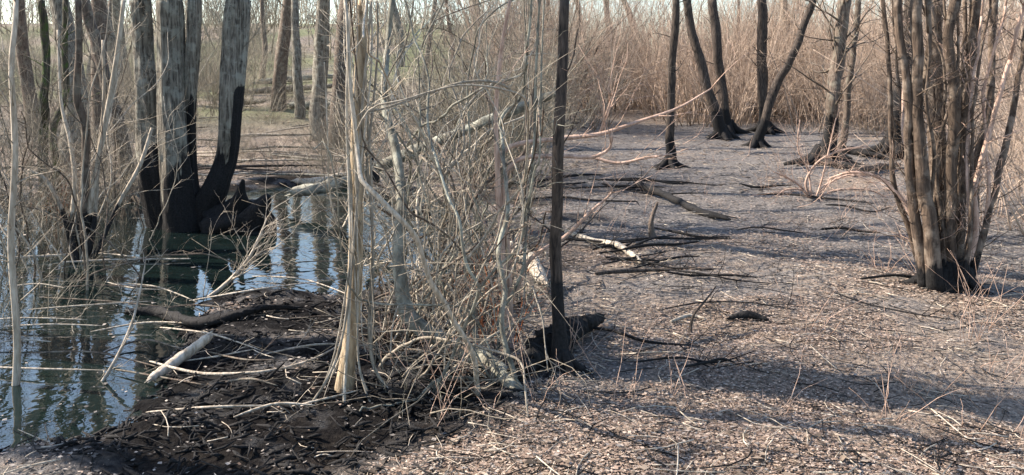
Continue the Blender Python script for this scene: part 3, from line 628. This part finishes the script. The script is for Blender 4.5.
# ------------------------------------------------------------------ bare shrubs, thicket, far trees (shared meshes)
def shrub_mesh(seed, H, stems, kids, spread, depth=2, r=.012, jit=.11, fan=.25):
    rng = np.random.default_rng(seed); mb = MB()
    for _ in range(stems):
        a = rng.uniform(0, 6.28); q = rng.uniform(0, spread); d = unit(np.array([math.cos(a)*fan*rng.uniform(.1, 1.6), math.sin(a)*fan*rng.uniform(.1, 1.6), 1.]))
        grow(mb, (q*math.cos(a), q*math.sin(a), -.05), d, H*rng.uniform(.55, 1.05), r*rng.uniform(.6, 1.3), depth, rng, kids, jit, .02, .12, (.25, .8), (.25, .5), (3, 3, 3, 4), 6)
    mb.c = [np.full(len(c), -.6) for c in mb.c]
    return mb
BR = [shrub_mesh(600+k, [4.2, 3.4, 4.8, 3.0, 4.4, 3.8][k], [17, 22, 12, 24, 14, 19][k], (4, 8), .8, 2, [.014, .011, .02, .010, .017, .012][k], [.17, .22, .13, .25, .15, .2][k], [.38, .5, .25, .6, .3, .4][k]) for k in range(6)]
BRm = [b.mesh('bare_shrub') for b in BR]
BRg = [m.copy() for m in BRm]; BRb = [m.copy() for m in BRm]
for m in BRm: m.materials.append(M['thicket'])
for m in BRb: m.materials.append(M['brown'])
for m in BRg: m.materials.append(M['thicketg'])
def place(me, name, x, y, s, rz, label, cat, group, sz=None):
    o = bpy.data.objects.new(name, me); o.location = (x, y, gz(x, y)-.02); o.rotation_euler = (0, 0, rz); o.scale = (s, s, sz or s); col.objects.link(o)
    return tag(o, label, cat, group)
rT = np.random.default_rng(70); cnt = 0
for k in range(600):
    y = rT.uniform(21, 38); u = rT.uniform(515, 1150); x = (u-512)*y/F
    if y < 23.5 and 640 < u < 800 : continue
    if y < 28 and 590 < u < 660: continue
    cnt += 1
    if cnt > 295: break
    s = rT.uniform(.75, 1.2)
    where = ['beyond the pink-twigged shrub', 'behind the single thin dark tree', 'behind the crossing pair of dark trees', 'behind the right-leaning dark tree', 'behind the thick vined tree', 'behind the clump of brown stems'][int(np.searchsorted([600, 690, 745, 805, 880], u))]
    place((BRb if k % 4 == 1 else BRm)[rT.integers(6)], 'brown_shrub' if k % 4 == 1 else 'straw_shrub', x, y, s, rT.uniform(0, 6.28), ('dark brown' if k % 4 == 1 else 'straw coloured')+' bare shrub in the thicket '+where, 'shrub', ('brown' if k % 4 == 1 else 'straw')+' thicket shrubs '+where, s*rT.uniform(.8, 1.25))
for k in range(120):
    y = rT.uniform(12.5, 40); u = rT.uniform(-40, 360); x = (u-512)*y/F
    if 240 < u < 345 and y < 25: continue
    where = ['behind the mossy tree and slim stems', 'behind the blackened burned tree', 'beside the logs beyond the pool'][int(np.searchsorted([130, 245], u))]
    s = rT.uniform(.2, .4) if y < 20 else rT.uniform(.35, .75)
    place(BRg[k % 6], 'grey_shrub', x, y, s, rT.uniform(0, 6.28), 'grey bare shrub on the bank '+where, 'shrub', 'shrubs '+where)
for k in range(24):
    y = rT.uniform(12.5, 26); u = rT.uniform(385, 545); x = (u-512)*y/F
    u = min(u, 505) if y < 20 else u; x = (u-512)*y/F
    s = rT.uniform(.5, .85)
    place(BRg[k % 6], 'tangled_shrub', x, y, s, rT.uniform(0, 6.28), 'grey bare shrub behind the vine tangle', 'shrub', 'shrubs behind the tangle')
for k in range(16):
    y = rT.uniform(7.5, 16); u = rT.uniform(985, 1100); x = (u-512)*y/F
    s = rT.uniform(.4, .75)
    place(BRm[k % 6], 'brown_shrub', x, y, s, rT.uniform(0, 6.28), 'bare shrub just past the large clump of brown stems', 'shrub', 'shrubs past the stem clump')
for k in range(9):
    p = gp([8, 26, 36, 56, 100, 112, 128, 22, 60][k], [222, 236, 216, 220, 214, 226, 216, 330, 246][k])
    place(BRg[k % 6], 'pale_shrub', p[0], p[1], [.5, .42, .55, .5, .5, .38, .45, .34, .36][k], rT.uniform(0, 6.28), 'pale bare twiggy shrub at the pool edge among slim stems', 'shrub', 'twiggy shrubs at the pool edge')
for k in range(18):
    p = gp(rT.uniform(238, 345), rT.uniform(100, 178)); s = rT.uniform(.22, .36)
    place((BRb if k % 3 == 0 else BRg)[k % 6], 'low_scrub', p[0], p[1], s, rT.uniform(0, 6.28), 'low twiggy scrub on the open bank between burned tree and tan trunk', 'shrub', 'low scrub on the open bank', s*rT.uniform(.5, .8))
# far wood behind everything: a mass nobody could count
FAR = [shrub_mesh(700+k, 6.0, 9, (2, 4), 1.3, 2, .034, .15, .28) for k in range(4)]
fw = MB(); rF = np.random.default_rng(71)
for k in range(330):
    src = FAR[k % 4]; y = rF.uniform(42, 95); x = (rF.uniform(-150, 1170)-512)*y/F
    if x < -40 and rF.random() < .3: continue
    V = np.concatenate(src.v); a = rF.uniform(0, 6.28); s = rF.uniform(.6, 1.15); c_, s_ = math.cos(a)*s, math.sin(a)*s
    V2 = np.stack([V[:, 0]*c_-V[:, 1]*s_+x, V[:, 0]*s_+V[:, 1]*c_+y, V[:, 2]*s+gz(x, y)-.1], -1)
    fw.add(V2, np.concatenate(src.q), np.concatenate(src.t), -.6)
tag(obj('far_woodland', fw, M['thicketg']), 'hazy mass of bare brush in the far woods', 'woodland', kind='stuff')
def bare_tree(seed, H, r):
    rng = np.random.default_rng(seed); tm, cm = MB(), MB()
    P = wander((0, 0, -.1), (rng.normal()*.05, rng.normal()*.05, 1), H*.5, 14, .05, .02, rng); S = spline(np.column_stack([P, r*np.linspace(1.2, .62, 15)]), 30)
    tm.tube(S[:, :3], S[:, 3], 10, -.6, .12, seed); crown_on(cm, S[-1, :3], unit(S[-1, :3]-S[-5, :3]), H*.5, S[-1, 3], rng, 3, (3, 4, 6))
    side_twigs(cm, S[:, :3], 6, 1.2, .02, 2, rng, .35, 1.); cm.c = [np.full(len(c), -.6) for c in cm.c]
    return tm, cm
TV = []
for k in range(5):
    t_, c_ = bare_tree(800+k, 10+k, .13+.025*k); a, b_ = t_.mesh('trunk'), c_.mesh('crown')
    for m in (a, b_): m.materials.append(M['brown' if k % 2 else 'grey'])
    TV.append((a, b_))
def put_tree(k, x, y, s, rz, label, group=None):
    root = thing('bare_tree', (x, y, gz(x, y)), label, 'tree', group); root.rotation_euler = (0, 0, rz); root.scale = (s, s, s)
    for nm, me in zip(('trunk', 'crown'), TV[k % 5]):
        o = bpy.data.objects.new(nm, me); col.objects.link(o); o.parent = root
rB = np.random.default_rng(72)
p = gp(279, 112); put_tree(3, p[0], p[1], .9, 1., 'dark tree trunk standing on the bank between the fallen logs beyond the pool')
for k in range(16):
    y = rB.uniform(17, 40); u = [20, 33, 60, 104, 128, 92, 262, 318, 336, 400, 425, 452, 478, 505, 120, 300][k]; x = (u-512)*y/F
    put_tree(k, x, y, rB.uniform(.6, 1.), rB.uniform(0, 6), 'bare tree standing in the open wood beyond the pool', 'trees beyond the pool')
for k in range(12):
    y = rB.uniform(27, 45); u = [540, 585, 612, 640, 690, 742, 790, 812, 866, 930, 975, 1010][k]; x = (u-512)*y/F
    put_tree(k+1, x, y, rB.uniform(.5, .9), rB.uniform(0, 6), 'bare tree standing within the straw coloured thicket', 'trees in the thicket')
for k, (x, y) in enumerate([(-8.5, 8.5), (-10, 12.5), (-9.2, 6.0), (-12, 9.5), (-7.4, 15), (-13, 16), (-8, 3.5), (-11.5, 5)]):
    put_tree(k, x, y, rB.uniform(.7, 1.), rB.uniform(0, 6), 'bare tree standing out past the pool end', 'trees past the pool end')
def tall_tree(x, y, H, r, lb, seed):
    rng = np.random.default_rng(seed); b = (x, y, gz(x, y)); root = thing('tall_tree', b, lb, 'tree'); tm, cm = MB(), MB()
    P = wander((x, y, b[2]-.1), (rng.normal()*.02, rng.normal()*.02, 1), H*.72, 16, .012, .05, rng); S = spline(np.column_stack([P, r*np.linspace(1.15, .75, 17)]), 44)
    tm.tube(S[:, :3], S[:, 3], 14, -.6, .13, seed); obj('trunk', tm, M['brown'], root)
    crown_on(cm, S[-1, :3], unit(S[-1, :3]-S[-5, :3]), H*.35, S[-1, 3], rng, 3); side_twigs(cm, S[:, :3], 5, 1.4, .02, 2, rng, .6, 1.)
    cm.c = [np.full(len(c), -.6) for c in cm.c]; obj('crown', cm, M['brown'], root)
tall_tree(-5.5, 6.35, 11, .21, 'tall thick trunk standing past the near end of the pool', 901)
tall_tree(-6.6, 14.4, 12, .11, 'tall straight trunk behind the leaning brown tree on the far bank', 902)
tall_tree(-8.6, 13.3, 12, .10, 'tall straight trunk behind the mossy tree on the far bank', 903)
for k, (a, b_, lb) in enumerate([((252, 93), (336, 99), 'long grey log lying on the bank beside the dark trunk'), ((258, 84), (334, 88), 'grey log lying behind the other bank logs'), ((225, 104), (268, 98), 'short log lying on the bank behind the burned tree'), ((292, 108), (345, 100), 'slanting pale log propped on the bank past the dark trunk')]):
    A = gp(*a); bx_ = (b_[0]-512)*A[1]/F; by_ = A[1]+.8*math.sin(k*2.); B = np.array([bx_, by_, gz(bx_, by_)])
    loose('bank_log', lb, 'log', [A+np.array([0, 0, .08]), (A+B)/2+np.array([0, 0, .14]), B+np.array([0, 0, .2])], [.10, .11, .07], 'lichen' if k % 2 else 'grey', 10, twigs=4, seed=60+k, tl=1., tr=.02)

# ------------------------------------------------------------------ litter and small growth
def leaves(name, label, n, sampler, size, mt, seed, lift=.008, afloat=False):
    rng = np.random.default_rng(seed); x, y = sampler(rng, n); z = height(x, y)
    ok = z > .012
    if afloat: ok = z < -.005; z = z*0-lift+.003
    x, y, z = x[ok], y[ok], z[ok]; n = len(x)
    a = rng.uniform(0, 6.28, n); s = size*np.clip(np.exp(rng.normal(0, .5, n)), .3, 1.7)*np.clip(y/7, .75, 1); asp = rng.uniform(.12, .8, n)
    tx, ty = rng.normal(0, .2, n), rng.normal(0, .2, n); cup = rng.uniform(-.1, .32, n)
    loc = np.array([[-1, 0, 0], [-.15, -1, 1], [1, 0, 0], [-.15, 1, 1]], float)
    u = loc[None, :, 0]*s[:, None]*.5; v = loc[None, :, 1]*(s*asp)[:, None]*.5; ww = loc[None, :, 2]*(cup*s)[:, None]*.5+u*tx[:, None]+v*ty[:, None]
    V = np.stack([x[:, None]+u*np.cos(a)[:, None]-v*np.sin(a)[:, None], y[:, None]+u*np.sin(a)[:, None]+v*np.cos(a)[:, None], z[:, None]+lift+np.abs(ww)*.9+rng.uniform(0, .01, n)[:, None]], -1)
    i = np.arange(n)[:, None]*4; T = np.concatenate([i+np.array([[0, 1, 2]]), i+np.array([[0, 2, 3]])])
    mb = MB(); mb.add(V, None, T, np.repeat(rng.beta(1.4, 1.6, n), 4))
    o = obj(name, mb, mt, None, False, None, 'tone'); return tag(o, label, 'leaves', kind='stuff')
LM = leaf_mat('dry_leaf', [(0, (.05, .035, .028)), (.2, (.16, .11, .08)), (.5, (.28, .21, .165)), (.8, (.40, .32, .255)), (1, (.55, .47, .39))])
LM2 = leaf_mat('brown_leaf', [(0, (.03, .024, .019)), (.3, (.09, .07, .052)), (.6, (.20, .155, .115)), (1, (.42, .34, .26))])
LB = leaf_mat('burned_leaf', [(0, (.012, .012, .013)), (.35, (.05, .047, .045)), (.65, (.18, .165, .15)), (1, (.40, .35, .30))])
def samp(keep, y0=3.2, y1=17):
    def f(rng, n):
        y = np.exp(rng.uniform(math.log(y0), math.log(y1), n*3)); x = (rng.uniform(-60, 1090, n*3)-512)*y/F
        k = rng.random(n*3) < keep(x, y); return x[k][:n], y[k][:n]
    return f
KL = lambda x, y: np.clip(1.1-burn_field(x, y), .06, 1)*(1-sstep(.1, .8, wet_field(x, y))*.988)*(.07+.93*sstep(-.5, .25, fbm(x*1.5, y*1.5, 21., 4)))
leaves('leaf_litter', 'pinkish tan dry leaf litter scattered over the near ground', 170000, samp(KL, 3.2, 13), .020, LM, 1, .004)
leaves('curled_leaves', 'larger curled brown dead leaves lying over the litter', 1800, samp(lambda x, y: KL(x, y)*sstep(-.2, .5, fbm(x*.8, y*.8, 41., 2)), 3.2, 9), .046, LM2, 6, .008)
leaves('bank_litter', 'brown leaf litter scattered over the far ground', 26000, samp(lambda x, y: KL(x, y)*.8+.1, 12, 34), .06, LM2, 5, .01)
leaves('ash_flakes', 'black and grey burned leaf flakes on the ash', 50000, samp(lambda x, y: np.clip(burn_field(x, y), .1, 1)*sstep(-2, 0, x+1)*(1-.93*wet_field(x, y))+.01, 3.2, 24), .024, LB, 2)
leaves('floating_debris', 'leaf bits and scum floating on the dark pool', 2600, samp(lambda x, y: (pool_sd(x, y) < 0)*np.clip(.12+sstep(.0, .5, fbm(x*1.1, y*1.1, 12., 3))+.6*sstep(-.5, 0, pool_sd(x, y)), 0, 1), 3.6, 13), .03, LB, 9, .002, True)
def debris():
    rng = np.random.default_rng(31); mb = MB(); n = 0
    while n < 2600:
        y = math.exp(rng.uniform(math.log(3.4), math.log(8))); x = (rng.uniform(-20, 520)-512)*y/F; z = gz(x, y); n += 1
        if z < -.03 or _WET(x, y) < .4: continue
        L = rng.uniform(.02, .15); a = rng.uniform(0, 6.28); d = np.array([math.cos(a), math.sin(a), rng.normal()*.25]); p = np.array([x, y, z+.012]); r = rng.uniform(.003, .011)
        mb.tube(np.array([p-d*L*.5, p+rng.normal(size=3)*.01, p+d*L*.5]), np.array([.4, 1, .3])*r, 5, 1.2, .35, n)
    return mb
def _WET(x, y): return wet_field(np.array([x]), np.array([y]))[0] if x < .3 else 0
def twig_litter():
    rng = np.random.default_rng(3); mb = MB()
    for k in range(3000):
        y = math.exp(rng.uniform(math.log(3.3), math.log(24))); x = (rng.uniform(-50, 1080)-512)*y/F; z = gz(x, y)
        if z < .0 or (float(_WET(x, y)) > .5 and rng.random() < .75): continue
        a = rng.uniform(0, 6.28); L = rng.uniform(.06, .35); c, s = math.cos(a), math.sin(a)
        t = np.linspace(-.5, .5, 4); bend = rng.normal()*.12*L*(t*t*4-1)
        X_, Y_ = x+c*L*t-s*bend, y+s*L*t+c*bend
        P = np.stack([X_, Y_, np.full(4, z)+.012+rng.uniform(0, .02)+t*rng.normal()*.10*L], -1); P[:, 2] = np.maximum(P[:, 2], z+.003)
        mb.tube(P, rng.uniform(.0012, .0036), 3, rng.choice([-.6, 1.3]))
    return mb
tag(obj('charred_debris', debris(), M['charred']), 'black charred crumbs and chips on the wet mud', 'debris', kind='stuff')
tag(obj('twig_litter', twig_litter(), M['dead']), 'small twigs littering the burned ground', 'twigs', kind='stuff')
def tufts():
    rng = np.random.default_rng(4); mb = MB()
    for k in range(260):
        y = math.exp(rng.uniform(math.log(4), math.log(24))); x = (rng.uniform(380, 1060)-512)*y/F; z = gz(x, y)
        if z < .02: continue
        if 560 < x*F/y+512 < 880 and rng.random() < .8: continue
        for _ in range(rng.integers(3, 9)):
            d = np.array([rng.normal()*.5, rng.normal()*.5, 1]); P = wander((x+rng.normal()*.05, y+rng.normal()*.05, z), d, rng.uniform(.12, .5), 4, .15, -.03, rng); mb.tube(P, np.linspace(.0022, .0008, 5), 3, -.6)
    return mb
tag(obj('dry_grass', tufts(), M['pink']), 'thin dry grass stalks standing in the burned ground', 'grass', kind='stuff')
def tangle():
    rng = np.random.default_rng(6); mb = MB()
    for k in range(240):
        px, py = rng.uniform(372, 508), rng.uniform(245, 430); b = gp(px, py)
        if b[2] < .0: b[2] = 0.
        b[2] += rng.uniform(0, 1.2)*rng.random()
        d = np.array([rng.normal(), rng.normal()*.6, abs(rng.normal())*.9]); P = wander(b, d, rng.uniform(.4, 1.3), 7, .22, -.03, rng); P[:, 2] = np.maximum(P[:, 2], 0.02)
        mb.tube(P, np.linspace(rng.uniform(.002, .004), .001, 8), 3, -.6)
    return mb
tag(obj('tangled_twigs', tangle(), M['vine']), 'fine tangled twigs among the vines', 'twigs', kind='stuff')
for k, (px, py, n, H) in enumerate([(70, 214, 26, .7), (498, 345, 18, .55), (62, 225, 14, .5)]):
    b = gp(px, py); b[2] = max(b[2], 0); rng = np.random.default_rng(900+k); mb = MB()
    for _ in range(n):
        q = b+np.array([rng.normal()*.10, rng.normal()*.10, -.02]); grow(mb, q, (rng.normal()*.25, rng.normal()*.25, 1), H*rng.uniform(.6, 1.1), .004, 1, rng, (4,), .14)
    mb.c = [np.full(len(c), -.6) for c in mb.c]
    tag(obj('russet_plant', mb, M['russet'], org=tuple(b)), ['tall russet brown dead weed among stems on the far bank', 'russet red dead weed in the vine tangle', 'short russet brown dead weed at the water on the far bank'][k], 'plant')
